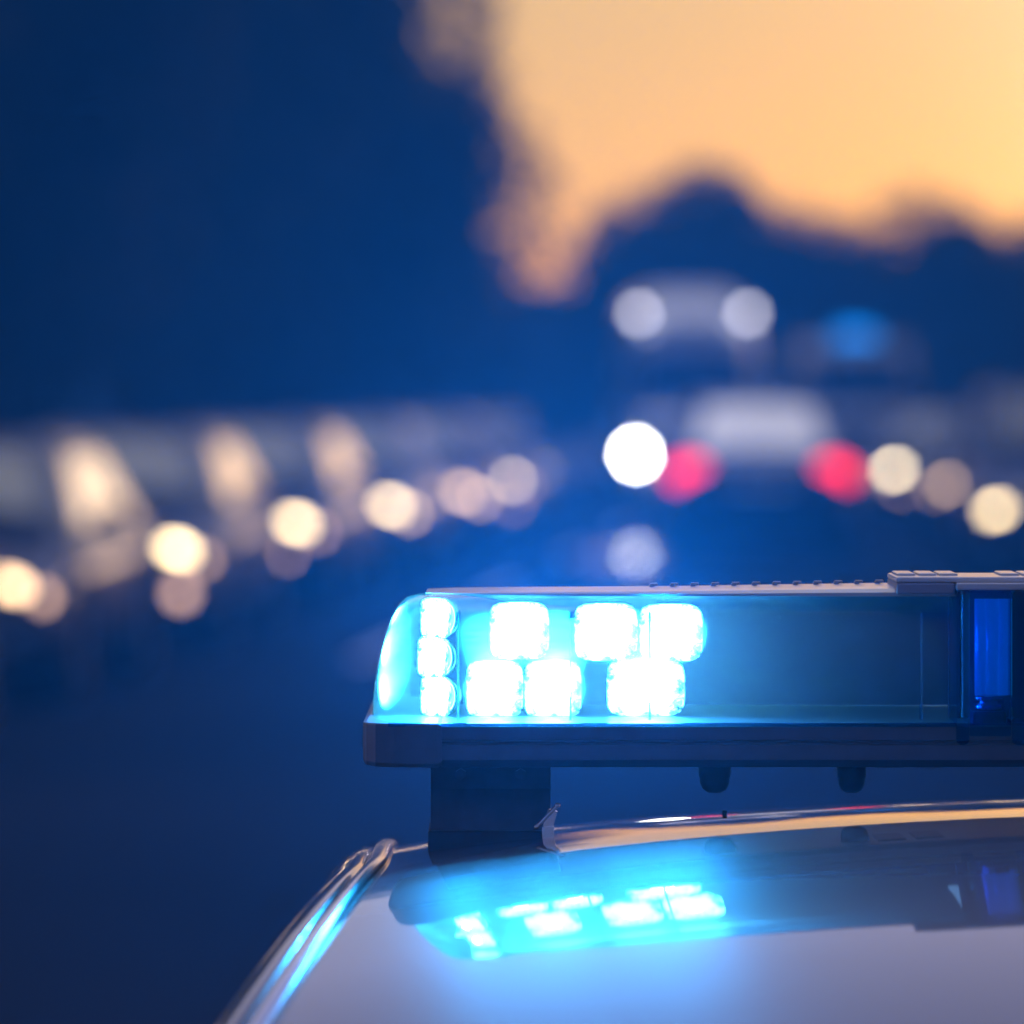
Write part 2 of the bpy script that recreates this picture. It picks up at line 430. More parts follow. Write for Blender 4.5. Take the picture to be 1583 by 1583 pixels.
# generic lower body, used for the police car and for the traffic
def body_rings(st, n=5.0, seg=36):
    """st: (y, half width, z bottom, z top)"""
    rings = []
    for y, w, z0, z1 in st:
        r = []; zc = (z0+z1)/2; h = (z1-z0)/2
        for k in range(seg):
            a = 2*math.pi*(k+.5)/seg; c, s = math.cos(a), math.sin(a)
            X = w*math.copysign(abs(c)**(2/n), c); Z = zc + h*math.copysign(abs(s)**(2/n), s)
            if s > 0: X *= 1-.05*s
            r.append((X, y, Z))
        rings.append(r)
    return rings
def cut_wheels(o, wy, wx, r):
    """wheel arches cut out of the body mesh"""
    bm = bmesh.new()
    for y in wy:
        for s in (-1, 1): add_cyl(bm, (s*wx, y, r*.98), (1, 0, 0), r*1.16, .5, 40)
    me = bpy.data.meshes.new('arch_cutter'); bm.to_mesh(me); bm.free()
    c = bpy.data.objects.new('arch_cutter', me); C.objects.link(c)
    md = o.modifiers.new('b', 'BOOLEAN'); md.operation = 'DIFFERENCE'; md.object = c; md.solver = 'EXACT'
    bpy.context.view_layer.update()
    dg = bpy.context.evaluated_depsgraph_get()
    nm = bpy.data.meshes.new_from_object(o.evaluated_get(dg))
    old = o.data; o.modifiers.clear(); o.data = nm; bpy.data.meshes.remove(old)
    bpy.data.objects.remove(c); bpy.data.meshes.remove(me)
def wheel(x, y, r, parent, w=.21):
    s = 1 if x > 0 else -1
    bm = bmesh.new(); bmesh.ops.create_cone(bm, cap_ends=False, segments=36, radius1=r*.98, radius2=r*.98, depth=w*.8, matrix=Matrix.Rotation(R(90), 4, 'Y'))
    prof = [(r*.66, -w/2), (r*.9, -w/2), (r, -w*.36), (r, w*.36), (r*.9, w/2), (r*.66, w/2), (r*.66, -w/2)]
    bm.free()
    vs, fs = [], []
    for i in range(36):
        a = 2*math.pi*i/36
        for q, t in prof: vs.append((t, q*math.cos(a), q*math.sin(a)))
    n = len(prof)
    for i in range(36):
        j = (i+1) % 36
        for k in range(n-1): fs.append((i*n+k, j*n+k, j*n+k+1, i*n+k+1))
    wob = bpy.data.objects.new('wheel', None); C.objects.link(wob); wob.parent = parent; wob.location = (x, y, r)
    pydata('tyre', vs, fs, M['tyre'], wob)
    bm = bmesh.new()
    add_cyl(bm, (s*w*.18, 0, 0), (1, 0, 0), r*.18, w*.5, 16)
    add_cyl(bm, (0, 0, 0), (1, 0, 0), r*.65, w*.2, 28)
    for k in range(5):
        a = 2*math.pi*k/5
        m = Matrix.Rotation(a, 4, 'X') @ Matrix.Translation((s*w*.36, 0, r*.36)) @ Matrix.Diagonal((w*.14, r*.16, r*.6, 1))
        bmesh.ops.create_cube(bm, size=1, matrix=m)
    from_bm('rim', bm, M['rim'], wob)
    return wob
PST = [(-2.42, .55, .42, .60), (-2.38, .68, .30, .68), (-2.25, .78, .22, .74), (-1.9, .86, .2, .83), (-1.4, .88, .2, .92), (-1.1, .88, .2, .95), (0, .885, .2, .95), (1.3, .88, .2, .97), (2.0, .87, .2, .98), (2.25, .82, .25, .95), (2.36, .7, .35, .85)]
v_, f_ = loft(body_rings(PST))
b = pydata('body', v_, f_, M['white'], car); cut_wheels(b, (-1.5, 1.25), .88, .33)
for x in (-.78, .78):
    for y in (-1.5, 1.25): wheel(x, y, .33, car)
for s in (-1, 1):
    bm = bmesh.new(); add_box(bm, s*.56-.16, s*.56+.16, -2.37, -2.2, .56, .69, .03); from_bm('headlight', bm, M['lampoff'], car)
    bm = bmesh.new(); add_box(bm, s*.66-.12, s*.66+.12, 2.2, 2.34, .68, .82, .03); from_bm('tail_light', bm, M['redoff'], car)
    bm = bmesh.new(); add_box(bm, s*.95-.1, s*.95+.1, -1.12, -1.0, .97, 1.1, .03); add_box(bm, s*.82-.08, s*.82+.08, -1.08, -1.03, .96, 1.0); from_bm('mirror', bm, M['white'], car)
box('grille', -.36, .36, -2.45, -2.3, .40, .56, M['grille'], car, .02)
box('number_plate', -.26, .26, -2.46, -2.44, .28, .38, M['plate'], car)

# ------------------------------------------------------------------ light bar
BY0, BY1 = 3.0, 3.28; BYC = (BY0+BY1)/2
BO = Vector((XC, BYC, 1.41))
bar = empty('light_bar', BO, 0, 'long low light bar with glowing blue lens mounted across the white police car roof', 'light bar')
def rel(vs): return [(v[0]-BO.x, v[1]-BO.y, v[2]-BO.z) for v in vs]
def bp(name, vs, fs, m, parent=bar, smooth=True): return pydata(name, rel(vs), fs, m, parent, smooth)
def bbox(name, x0, x1, y0, y1, z0, z1, m, parent=bar, bev=0):
    x0, x1 = min(x0, x1), max(x0, x1); z0, z1 = min(z0, z1), max(z0, z1)
    bm = bmesh.new(); add_box(bm, x0-BO.x, x1-BO.x, y0-BO.y, y1-BO.y, z0-BO.z, z1-BO.z, bev); return from_bm(name, bm, m, parent)
def mir(px): return 4000 - px               # the bar is symmetrical about the middle of the roof
def interp(tab, x):
    for (a, fa), (b, fb) in zip(tab, tab[1:]):
        if x <= b: return fa + (fb-fa)*(x-a)/(b-a)
    return tab[-1][1]
def rr_ring(x, hy, z0, z1, n=7, seg=40, yc=BYC):
    r = []
    for k in range(seg):
        a = 2*math.pi*(k+.5)/seg; c, s = math.cos(a), math.sin(a)
        r.append((x, yc+hy*math.copysign(abs(c)**(2/n), c), (z0+z1)/2 + (z1-z0)/2*math.copysign(abs(s)**(2/n), s)))
    return r
# base extrusion
def base_ring(x, hy, top, bot):
    y0, y1 = BYC-hy, BYC+hy
    pts = [(y0+.004, bz(top)), (y0, bz(top+5)), (y0, bz(1144)), (y0+.003, bz(1147)), (y0+.003, bz(1150)), (y0+.001, bz(1152)), (y0+.001, bz(1175)), (y0+.010, bz(bot-1)), (y0+.018, bz(bot))]
    pts += [(2*BYC-y, z) for y, z in reversed(pts)]
    return [(x, y, z) for y, z in pts]
rings = [base_ring(bx(p), .14, 1119, 1189) for p in (682, 1000, 1480, 2000, 2520, 3000, 3318)]
bp('base', *loft(rings), M['base'], smooth=False)
# end caps, rounded in plan
for sgn in (-1, 1):
    rings = []
    for px, hy, dz in ((557, .085, 8), (559, .105, 4), (565, .122, 1), (580, .134, 0), (610, .141, 0), (660, .1425, 0), (676, .1425, 0), (683, .141, 3)):
        x = bx(px if sgn < 0 else mir(px))
        r = []
        for (y, z) in [(-1, 1122+dz), (-.995, 1119+dz), (.995, 1119+dz), (1, 1122+dz), (1, 1180-dz), (.97, 1187-dz), (-.97, 1187-dz), (-1, 1180-dz)]:
            r.append((x, BYC+hy*y, bz(z)))
        rings.append(r)
    bp('end_cap', *loft(rings), M['base'], smooth=False)
# domed end lenses
HT = [(570, 1112), (571, 1088), (574, 1062), (579, 1034), (586, 1005), (594, 980), (603, 958), (613, 941), (625, 930), (645, 925), (700, 922), (900, 921), (1200, 921), (1500, 921)]
HD = [(570, .060), (571, .068), (574, .078), (579, .088), (586, .098), (594, .106), (603, .113), (613, .119), (625, .124), (645, .130), (700, .137), (900, .140), (1500, .140)]
def lens(side, m):
    rings = []
    for px in (570, 571, 574, 579, 586, 594, 603, 613, 625, 645, 670, 700, 800, 900, 1050, 1200, 1350, 1479):
        x = bx(px if side < 0 else mir(px)); r = []
        ht = bz(interp(HT, px)); hd = interp(HD, px); z0 = bz(1119)
        for k in range(41):
            a = math.pi*k/40; c, s = math.cos(a), math.sin(a)
            yy = BYC - hd*math.copysign(abs(c)**(2/7), c); fb = max(0, (yy-BY0-.08)/.2)
            r.append((x, yy, z0 + (ht-z0)*abs(s)**(2/7)*(1-.17*fb**1.2)))
        rings.append(r)
    n = 41; vs = [v for r in rings for v in r]; fs = []
    for i in range(len(rings)-1):
        for k in range(n-1): a = i*n+k; fs.append((a, a+1, a+n+1, a+n))
    fs.append(tuple(range(n)))
    return bp('lens', vs, fs, m)
ll = lens(-1, M['dome']); ll['label'] = 'clear blue domed lens full of lit lamps'
lr = lens(1, M['dome'])
# middle lens between the two columns
bbox('lens', bx(1600), bx(2400), BY0+.002, BY0+.12, bz(1119), bz(921), M['dome'], bev=.004)
# inner back panel and tray
M['inner'] = mat('inner panel', (.02, .045, .20), .28, noise=.25, nscale=25, spec=.2)
bbox('inner_panel', bx(655), bx(1540), 3.165, 3.17, bz(1117), bz(930), M['inner'])
bbox('inner_panel', bx(mir(1540)), bx(mir(655)), 3.165, 3.17, bz(1117), bz(930), M['inner'])
# pale top cover over the left lens, wedge shaped, with its row of small cleats
def cover(side):
    rings = []
    for px, zt, zb, hy in ((655, 923.5, 924.5, .070), (700, 921, 924, .09), (780, 918, 923.5, .112), (900, 916.0, 923.2, .124), (1050, 914.5, 923, .129), (1250, 911.5, 923, .1300), (1387, 909.5, 923, .1300), (1478, 908.5, 923, .1300)):
        x = bx(px if side < 0 else mir(px)); y0, y1 = BYC-hy, BYC+hy
        rings.append([(x, y0, bz(zb)), (x, y0-.0005, bz(sp(zt, zb, .55))), (x, y0+.003, bz(sp(zt, zb, .12))), (x, y0+.02, bz(zt)), (x, min(y0+.085, BYC), bz(zt+1)), (x, y1-.01, bz(zt+33)), (x, y1, bz(zb+35)), (x, BYC, bz(zb+4))])
    return bp('top_cover', *loft(rings), M['cover'], smooth=False)
cover(-1); cover(1)
for side in (-1, 1):
    for i in range(12):
        px = 1014 + 32.6*i; p = px if side < 0 else mir(px)
        zt = sp(915, 909.5, (px-1014)/360.)
        x = bx(p)
        bm = bmesh.new()
        yc = BY0+.088-BO.y
        add_box(bm, x-BO.x-.0015, x-BO.x+.0015, yc-.004, yc+.004, bz(zt+5)-BO.z, bz(zt-2.5)-BO.z, .0003)
        add_box(bm, x-BO.x-.0010, x-BO.x+.0036, yc-.005, yc+.003, bz(zt-1.5)-BO.z, bz(zt-4.5)-BO.z, .0003)
        from_bm('cleat', bm, M['capgrey'], bar)
M['tube'] = mat('blue tube', (.03, .22, .7), .1, noise=.3, nscale=8, spec=1, coat=1, emit=(0, .32, .9), es=.34)  # weak emission stands in for LED light caught by the tubes
# middle module
bbox('module_shelf', bx(1387), bx(1477), BY0+.003, BY0+.08, bz(919), bz(901.5), M['capgrey'], bev=.0012)
bbox('module_shelf', bx(mir(1477)), bx(mir(1387)), BY0+.003, BY0+.08, bz(919), bz(901.5), M['capgrey'], bev=.0012)
bbox('module_cap', bx(1386), bx(mir(1386)), BY0+.004, BY0+.075, bz(901.2), bz(892.5), M['cover'], bev=.0012)
for a, b_ in ((1392, 1422), (1426, 1455), (1458, 1488), (1554, 1584), (1588, 1618)):
    for q in (0, 1):
        p0, p1 = (a, b_) if not q else (mir(b_), mir(a))
        bbox('cap_pad', bx(p0), bx(p1), BY0+.03, BY0+.073, bz(894), bz(889), M['cover'], bev=.0012)
bbox('cap_skirt', bx(1478), bx(1600), BY0-.003, BY0+.08, bz(912), bz(901), M['cover'], bev=.001)
for q in (0, 1):
    def m_(p): return bx(p if not q else mir(p))
    bbox('column', m_(1478), m_(1498), BY0-.006, BY0+.05, bz(1151), bz(912), M['column'], bev=.003)
    bbox('column', m_(1564), m_(1600), BY0-.006, BY0+.05, bz(1151), bz(912), M['column'], bev=.003)
    bbox('column', m_(1499), m_(1563), BY0-.002, BY0+.002, bz(1138), bz(912), M['column'], bev=.001)
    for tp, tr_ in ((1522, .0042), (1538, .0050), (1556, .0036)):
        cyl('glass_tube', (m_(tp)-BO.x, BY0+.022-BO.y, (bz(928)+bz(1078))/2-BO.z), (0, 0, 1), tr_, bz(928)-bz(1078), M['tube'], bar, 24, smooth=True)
    lathe('bolt', [(0, 0), (.0075, 0), (.0085, .001), (.0085, .004), (.006, .0045), (.006, .006), (.009, .0065), (.009, .0085), (.005, .0095), (0, .0095)], (m_(1531)-BO.x, BY0+.012-BO.y, bz(1100)-BO.z), M['bolt'], bar)
    bbox('column_block', m_(1505), m_(1557), BY0+.004, BY0+.05, bz(1137), bz(1101), M['plastic'], bev=.001)
    bbox('column_back', m_(1479), m_(1599), BY0+.052, BY0+.06, bz(1118), bz(912), M['inner'])
# partitions inside the left lens
for q in (0, 1):
    for px, d in ((708, 0), (882, 0), (1005, 0), (1426, 0)):
        x = bx(px if not q else mir(px))
        bbox('partition', x-.0006, x+.0006, BY0+.006+d, BY0+.016+d, bz(1114), bz(948), M['column'])
# tray rib along the lens foot
bbox('lens_gasket', bx(600), bx(1478), BY0-.0015, BY0+.004, bz(1123), bz(1118), M['column'])

# LED modules: a bowl with a glowing faceted optic
def led_module(px, py, rad=.0178, y=3.075, lit=True, yaw=0, scale=1, lamps=None, sx=1):
    x, z = bx(px)-BO.x, bz(py)-BO.z
    e = bpy.data.objects.new('led_module', None); C.objects.link(e); e.parent = bar; e.location = (x, y-BO.y, z); e.rotation_euler = (R(90), 0, yaw); e.scale = (scale*sx, scale, scale)
    # bowl opens along local +Z which looks at the camera (-Y)
    prof = [(.004, -.012), (.009, -.009), (.014, -.006), (.0172, -.004), (.0172, -.012), (.004, -.012)]
    lathe('reflector_bowl', prof, (0, 0, 0), M['bolt'], e, 28)
    vs, fs = [(0, 0, -.002)], []
    seg, rn = 32, 6
    for r in range(1, rn+1):
        for k in range(seg):
            a = 2*math.pi*k/seg; q = rad*r/rn; sq = (abs(math.cos(a))**5+abs(math.sin(a))**5)**(-1/5); vs.append((q*sq*math.cos(a), q*sq*math.sin(a), -.002+.005*(r/rn)**2))
    for k in range(seg): fs.append((0, 1+k, 1+(k+1) % seg))
    for r in range(rn-1):
        for k in range(seg): a = 1+r*seg+k; b2 = 1+r*seg+(k+1) % seg; fs.append((a, a+seg, b2+seg, b2))
    o = pydata('led_optic', vs, fs, M['led'] if lit else M['lampoff'], e)
    if lit:
        for nm, wt, spr, dz, tilt, siz in lamps or (('led_light', LAMP_W, 100, y-BY0-.006, 46, .006), ('led_beam', LAMP_W*.3, 24, .012, 3.5, .016), ('led_spill', SPILL_W, 175, .008, 0, .012)):
            ld = bpy.data.lights.new(nm, 'AREA'); ld.shape = 'DISK'; ld.size = siz; ld.energy = wt; ld.color = (.03, .72, 1) if nm != 'led_spill' else (.05, .62, 1)
            ld.spread = R(spr)
            lo = bpy.data.objects.new(nm, ld); C.objects.link(lo); lo.parent = e
            lo.location = (0, 0, dz); lo.rotation_euler = (R(180-tilt), 0, 0)
    return e
for px, py, sx in ((803, 984, 1.04), (940, 986, 1.11), (1043, 987, 1.11), (764, 1076, 1.0), (856, 1076, 1.0), (1003, 1074, 1.36)):
    led_module(px, py, sx=sx)
for px, py in ((674, 964), (669, 1026), (674, 1088)):       # corner lamps looking outwards
    led_module(px, py, yaw=-.7, scale=.70, lamps=(('led_light', LAMP_W*.25, 90, .05, 30, .010), ('led_spill', SPILL_W*1.3, 175, .008, 0, .012)))
for px in (700, 860, 1020):                                  # unseen rear lamps, added to light the haze round the bar
    led_module(px, 1030, y=3.205, yaw=math.pi, lamps=(('led_light', LAMP_W*1.7, 120, .05, 4, .010),))
for px, py in ((803, 984), (940, 986), (1043, 988), (764, 1076), (856, 1076), (1003, 1073)):
    led_module(mir(px), py, lit=False)
# mounting feet, clamps and the knobs under the base
for q in (0, 1):
    x0, x1 = (bx(664), bx(852)) if not q else (bx(mir(852)), bx(mir(664)))
    rings = []
    for t in (0, 1):
        x = x0 if t == 0 else x1
        rings.append([(x, y, z) for y, z in ((3.045, bz(1188)), (3.05, bz(1230)), (3.035, roof_z(x, -.035)-.004), (3.225, roof_z(x, -.225)-.004), (3.225, bz(1188)))])
    bp('mounting_foot', *loft(rings), M['plastic'], smooth=False)
    bbox('rubber_pad', x0-.0015, x1+.0015, 3.03, 3.23, min(roof_z(x0, -.1), roof_z(x1, -.1))-.008, max(roof_z(x0, -.04), roof_z(x1, -.04))+.0035, M['rubber'], bev=.001)
    for bx_ in (.25, .75):
        cyl('bolt', (sp(x0, x1, bx_)-BO.x, 3.046-BO.y, bz(1206)-BO.z), (0, -1, .02), .0036, .004, M['plastic'], bar, 6)
    # bright clamp hook at the inner side of the foot
    c0 = bx(846) if not q else bx(mir(846)); s = 1 if not q else -1
    bm = bmesh.new(); zr = roof_z(c0, -.03)
    def hb(xa, za, xb, zb, w, y0, y1):
        d = Vector((xb-xa, 0, zb-za)); nrm = Vector((-d.z, 0, d.x)).normalized()*w/2
        pts = [Vector((xa, y, za))+sg*nrm for y in (y0, y1) for sg in (-1, 1)]+[Vector((xb, y, zb))+sg*nrm for y in (y0, y1) for sg in (-1, 1)]
        v = [bm.verts.new(p-BO) for p in pts]
        for f in ((0, 1, 3, 2), (4, 6, 7, 5), (0, 4, 5, 1), (2, 3, 7, 6), (0, 2, 6, 4), (1, 5, 7, 3)): bm.faces.new([v[i] for i in f])
    def rod(xa, za, xb, zb, ra, y):
        a = Vector((xa, y, za))-BO; b = Vector((xb, y, zb))-BO; d = b-a
        add_cyl(bm, (a+b)/2, d, ra, d.length, 12); bmesh.ops.create_uvsphere(bm, u_segments=12, v_segments=8, radius=ra*1.25, matrix=Matrix.Translation(a)); bmesh.ops.create_uvsphere(bm, u_segments=12, v_segments=8, radius=ra*1.3, matrix=Matrix.Translation(b))
    rod(c0-s*.0064, zr+.0070, c0+s*.0064, zr+.0200, .0013, 3.02)
    hb(c0+s*.0035, zr+.0165, c0+s*.0005, zr+.006, .0060, 3.026, 3.032)
    hb(c0+s*.0005, zr+.0065, c0+s*.0008, zr-.002, .0072, 3.024, 3.030)
    from_bm('clamp', bm, M['chrome'], bar)
    for px, r in ((1110, .0098), (1325, .0088)):
        p = px if not q else mir(px)
        prof = [(0, bz(1236)), (r*.45, bz(1235)), (r*.75, bz(1230)), (r*.92, bz(1221)), (r*.93, bz(1212)), (r, bz(1210)), (r*1.02, bz(1188)), (0, bz(1188))]
        lathe('knob', [(a, z-BO.z) for a, z in prof], (bx(p)-BO.x, BY0+.05-BO.y, 0), M['rubber'], bar)
    for px in (1380, 1440):
        bbox('base_pad', bx(px-22 if not q else mir(px+22)), bx(px+22 if not q else mir(px-22)), BY0+.03, BY0+.09, bz(1192.5), bz(1189.3), M['plastic'])
# small cable bead on the roof
cyl('roof_stud', (bx(1133)-XC, 3.12-2.9, roof_z(bx(1133), -.12)+.001), (0, 0, 1), .0016, .004, M['rubber'], car, 10)

# ------------------------------------------------------------------ traffic cars
def panel(name, quad, m, parent, inset=.06, lift=.006, thick=.01):
    """glass pane lying on a sloping side, quad = four corners (counter-clockwise seen from outside)"""
    q = [Vector(p) for p in quad]; c = sum(q, Vector())/4
    n = (q[1]-q[0]).cross(q[3]-q[0]).normalized()
    if n.dot(c-Vector((0, c.y*.4+.1, 1.0))) < 0: n = -n
    q = [p + (c-p).normalized()*inset for p in q]
    vs = [p+n*lift for p in q]+[p+n*(lift-thick) for p in q]
    fs = [(0, 1, 2, 3), (7, 6, 5, 4)]+[(i, (i+1) % 4, 4+(i+1) % 4, 4+i) for i in range(4)]
    return pydata(name, vs, fs, m, parent, False)
def curved(name, quad, m, parent, inset, sag, lift=.008, n=18):
    """windscreen bent across the car; quad = bottom a, bottom b, top b, top a"""
    a, b, c, d = [Vector(p) for p in quad]; nrm = (b-a).cross(d-a).normalized()
    cc = (a+b+c+d)/4
    if nrm.dot(cc-Vector((0, cc.y*.4+.1, 1.0))) < 0: nrm = -nrm
    vs, fs = [], []
    for j in range(7):
        v = sp(.06, .95, j/6)
        for i in range(n+1):
            u = sp(inset, 1-inset, i/n); p = a.lerp(b, u).lerp(d.lerp(c, u), v)
            vs.append(p + nrm*(lift + sag*(1-(2*u-1)**2)))
    for j in range(6):
        for i in range(n): q = j*(n+1)+i; fs.append((q, q+1, q+n+2, q+n+1))
    ring = [i for i in range(n+1)] + [j*(n+1)+n for j in range(1, 7)] + [6*(n+1)+i for i in range(n-1, -1, -1)] + [j*(n+1) for j in range(5, 0, -1)]
    k0 = len(vs); vs += [vs[i]-nrm*(.03+sag) for i in ring]
    for i in range(len(ring)):
        i2 = (i+1) % len(ring); fs.append((ring[i], ring[i2], k0+i2, k0+i))
    return pydata(name, vs, fs, m, parent)
def make_car(paint, kind='saloon', headm=None, tailm=None, glassm='carglass', name='parked_car'):
    """nose towards local -Y"""
    root = empty(name)
    H = {'saloon': 1.38, 'hatch': 1.44, 'suv': 1.66}[kind]; belt = {'saloon': .88, 'hatch': .90, 'suv': 1.05}[kind]
    L = {'saloon': 2.25, 'hatch': 2.05, 'suv': 2.2}[kind]
    st = [(-L, .55, .42, .60), (-L+.04, .68, .32, .68), (-L+.16, .78, .24, .74), (-L+.5, .86, .2, belt-.14), (-1.2, .88, .2, belt-.04), (-.9, .88, .2, belt), (0, .89, .2, belt+.01), (1.2, .88, .2, belt+.02),
          (L-.3, .86, .2, belt+.01), (L-.12, .82, .25, belt-.02), (L, .70, .36, belt-.12)]
    v, f = loft(body_rings(st)); o = pydata('body', v, f, M[paint], root); r = .33 if kind != 'suv' else .36
    cut_wheels(o, (-1.32, 1.3), .88, r)
    yf0, yf1 = -.98, -.28
    yr1, yr0 = {'saloon': (1.0, 1.62), 'hatch': (1.45, 1.9), 'suv': (1.75, 2.05)}[kind]
    wb, wt = .80, .60 if kind != 'suv' else .66
    zb, zt = belt-.03, H-.05
    B = [(-wb, yf0, zb), (wb, yf0, zb), (wb, yr0, zb), (-wb, yr0, zb)]; T = [(-wt, yf1, zt), (wt, yf1, zt), (wt, yr1, zt), (-wt, yr1, zt)]
    T2 = [(-wt*.86, yf1+.12, H), (wt*.86, yf1+.12, H), (wt*.86, yr1-.12, H), (-wt*.86, yr1-.12, H)]
    vs = B+T+T2; fs = [(0, 1, 5, 4), (1, 2, 6, 5), (2, 3, 7, 6), (3, 0, 4, 7), (4, 5, 9, 8), (5, 6, 10, 9), (6, 7, 11, 10), (7, 4, 8, 11), (8, 9, 10, 11), (3, 2, 1, 0)]
    bm = bmesh.new(); bv = [bm.verts.new(p) for p in vs]
    for q in fs: bm.faces.new([bv[i] for i in q])
    bmesh.ops.bevel(bm, geom=[e for e in bm.edges if e.verts[0].co.z > zb+.01 and e.verts[1].co.z > zb+.01], offset=.035, segments=2, affect='EDGES')
    from_bm('roof', bm, M[paint], root)
    g = M[glassm]
    curved('windscreen', [B[0], B[1], T[1], T[0]], M['screenglass'], root, .08, .10)
    curved('rear_window', [B[2], B[3], T[3], T[2]], g, root, .08, .03)
    for s in (-1, 1):
        def SP(t, u):   # t along, u up
            bo = Vector((s*wb, sp(yf0, yr0, t), zb)); to = Vector((s*wt, sp(yf1, yr1, t), zt)); return bo.lerp(to, u)
        panel('side_window', [SP(.06, .08), SP(.47, .08), SP(.47, .92), SP(.06, .92)], g, root, .02)
        panel('side_window', [SP(.5, .08), SP(.92, .08), SP(.92, .92), SP(.5, .92)], g, root, .02)
        bm = bmesh.new(); bmesh.ops.create_uvsphere(bm, u_segments=20, v_segments=10, radius=1, matrix=Matrix.Translation((s*.60, -L+.10, .63)) @ Matrix.Diagonal((.11, .07, .065, 1)))
        from_bm('headlight', bm, headm or M['lampoff'], root, True)
        cyl('indicator_lamp', (s*.775, -L+.175, .585), (s*.3, -1, 0), .042, .05, M['head3'] if paint in ('silver', 'maroon') else (M['head4'] if paint in ('beige', 'grey', 'dark') else M['lampoff']), root, 14)
        cyl('fog_lamp', (s*(.55 if paint == 'dark' else .66), -L+.035, .43 if paint == 'dark' else .38), (0, -1, 0), .05, .06, M['head4'] if paint in ('dark', 'beige') else M['lampoff'], root, 16)
        bm = bmesh.new(); bmesh.ops.create_uvsphere(bm, u_segments=20, v_segments=10, radius=1, matrix=Matrix.Translation((s*.64, L-.10, belt-.13)) @ Matrix.Diagonal((.19, .07, .12, 1)))
        from_bm('tail_light', bm, tailm or M['redoff'], root, True)
        bm = bmesh.new(); add_box(bm, s*.95-.09, s*.95+.09, -.88, -.78, belt+.02, belt+.15, .03); add_box(bm, s*.84-.06, s*.84+.06, -.85, -.81, belt+.01, belt+.05); from_bm('mirror', bm, M[paint], root)
    for x in (-.78, .78):
        for y in (-1.32, 1.3): wheel(x, y, r, root)
    box('grille', -.34, .34, -L-.02, -L+.1, .42, .56, M['grille'], root, .02)
    box('number_plate', -.26, .26, -L-.03, -L-.02, .30, .40, M['plate'], root)
    box('number_plate', -.26, .26, L+.003, L+.012, .62, .73, M['plate'], root)
    return root
LM = {}
def set_lamps(root, left, right, chmap):
    hs = [c for c in chmap.get(root.name, []) if c.name.startswith('headlight')]
    for o, m in zip(sorted(hs, key=lambda c: c.data.vertices[0].co.x), (left, right)):
        m = m or M['lampoff']; me = LM.setdefault((o.data.get('src', o.data.name), m.name), None)
        if me is None:
            me = o.data.copy(); me['src'] = o.data.get('src', o.data.name); me.materials.clear(); me.materials.append(m); LM[(me['src'], m.name)] = me
        o.data = me
protos = {}
for k, (paint, kind) in {'a': ('silver', 'saloon'), 'b': ('dark', 'saloon'), 'c': ('navy', 'suv'), 'd': ('beige', 'saloon'), 'e': ('grey', 'saloon'), 'f': ('maroon', 'saloon')}.items():
    protos[k] = make_car(paint, kind, glassm='glassgrey')
used = {}
def place(k, x, y, heading, label, group, left=None, right=None):
    """heading: direction of the nose in degrees, -90 = towards the camera"""
    p = protos[k]
    if k in used: c = copy_tree(p)
    else: c = p; used[k] = 1
    c.location = (x, y, 0); c.rotation_euler = (0, 0, R(heading+90)); tag(c, label, 'car', group)
    bpy.context.view_layer.update()
    set_lamps(c, left, right, build_map())
    return c
# left row: noses to the road, turned partly towards us
GL = 'cars parked nose to tail along the left of the road'
words = dict(a='silver saloon', b='black saloon', c='navy off-roader', d='beige saloon', e='grey saloon', f='maroon saloon')
nth = ['nearest of the left row, cut by the photo edge', 'second from the near end of the left row', 'third from the near end of the left row', 'fourth from the near end of the left row',
       'fifth from the near end of the left row', 'second from the far end of the left row', 'last and farthest of the left row']
HH = M['head2']; H3 = M['head3']; H4 = M['head4']
rows = [('b', 20.2, -345, None, H4, -93.5), ('e', 25.4, 10, H4, H3, -93.6), ('d', 31.0, 268, H4, HH, -93.6), ('b', 37.0, 454, H4, HH, -94.2), ('a', 42.5, 600, H3, HH, -93.8), ('f', 48.0, 712, H3, H3, -93.2), ('d', 54.5, 784, None, HH, -93.6)]
for i, (k, y, lp, la, lb, hd) in enumerate(rows):
    X = (lp - 791.5)*y/FPX - .60
    nx, ny = math.cos(R(hd)), math.sin(R(hd))
    place(k, X - nx*2.15, y - ny*2.15, hd, f'{words[k]} by the kerb, {nth[i]}', GL, la, lb)
# right row facing us
GR = 'cars queued on the right of the road'
place('b', 5.42, 63.2, -92, 'black saloon with one bright cream headlamp, farthest of the right row', GR, M['head5'], H4)
place('e', 5.35, 54.2, -93, 'grey saloon with dim headlamps in the middle of the right row', GR, H3, H3)
place('c', 4.74, 43.0, -93, 'navy off-roader nearest on the right, cut by the photo edge', GR, HH, H4)
# car ahead showing red tail lamps
lead = make_car('dark', 'saloon', tailm=M['tail'], glassm='glassgrey', name='leading_car')
lead.scale = (1.04, 1, 1.14); lead.location = (2.36, 48.2, 0); lead.rotation_euler = (0, 0, R(180-1)); lead.rotation_euler = (0, 0, R(179))
tag(lead, 'dark car seen from behind with two red tail lamps lit, ahead of the tall van', 'car')

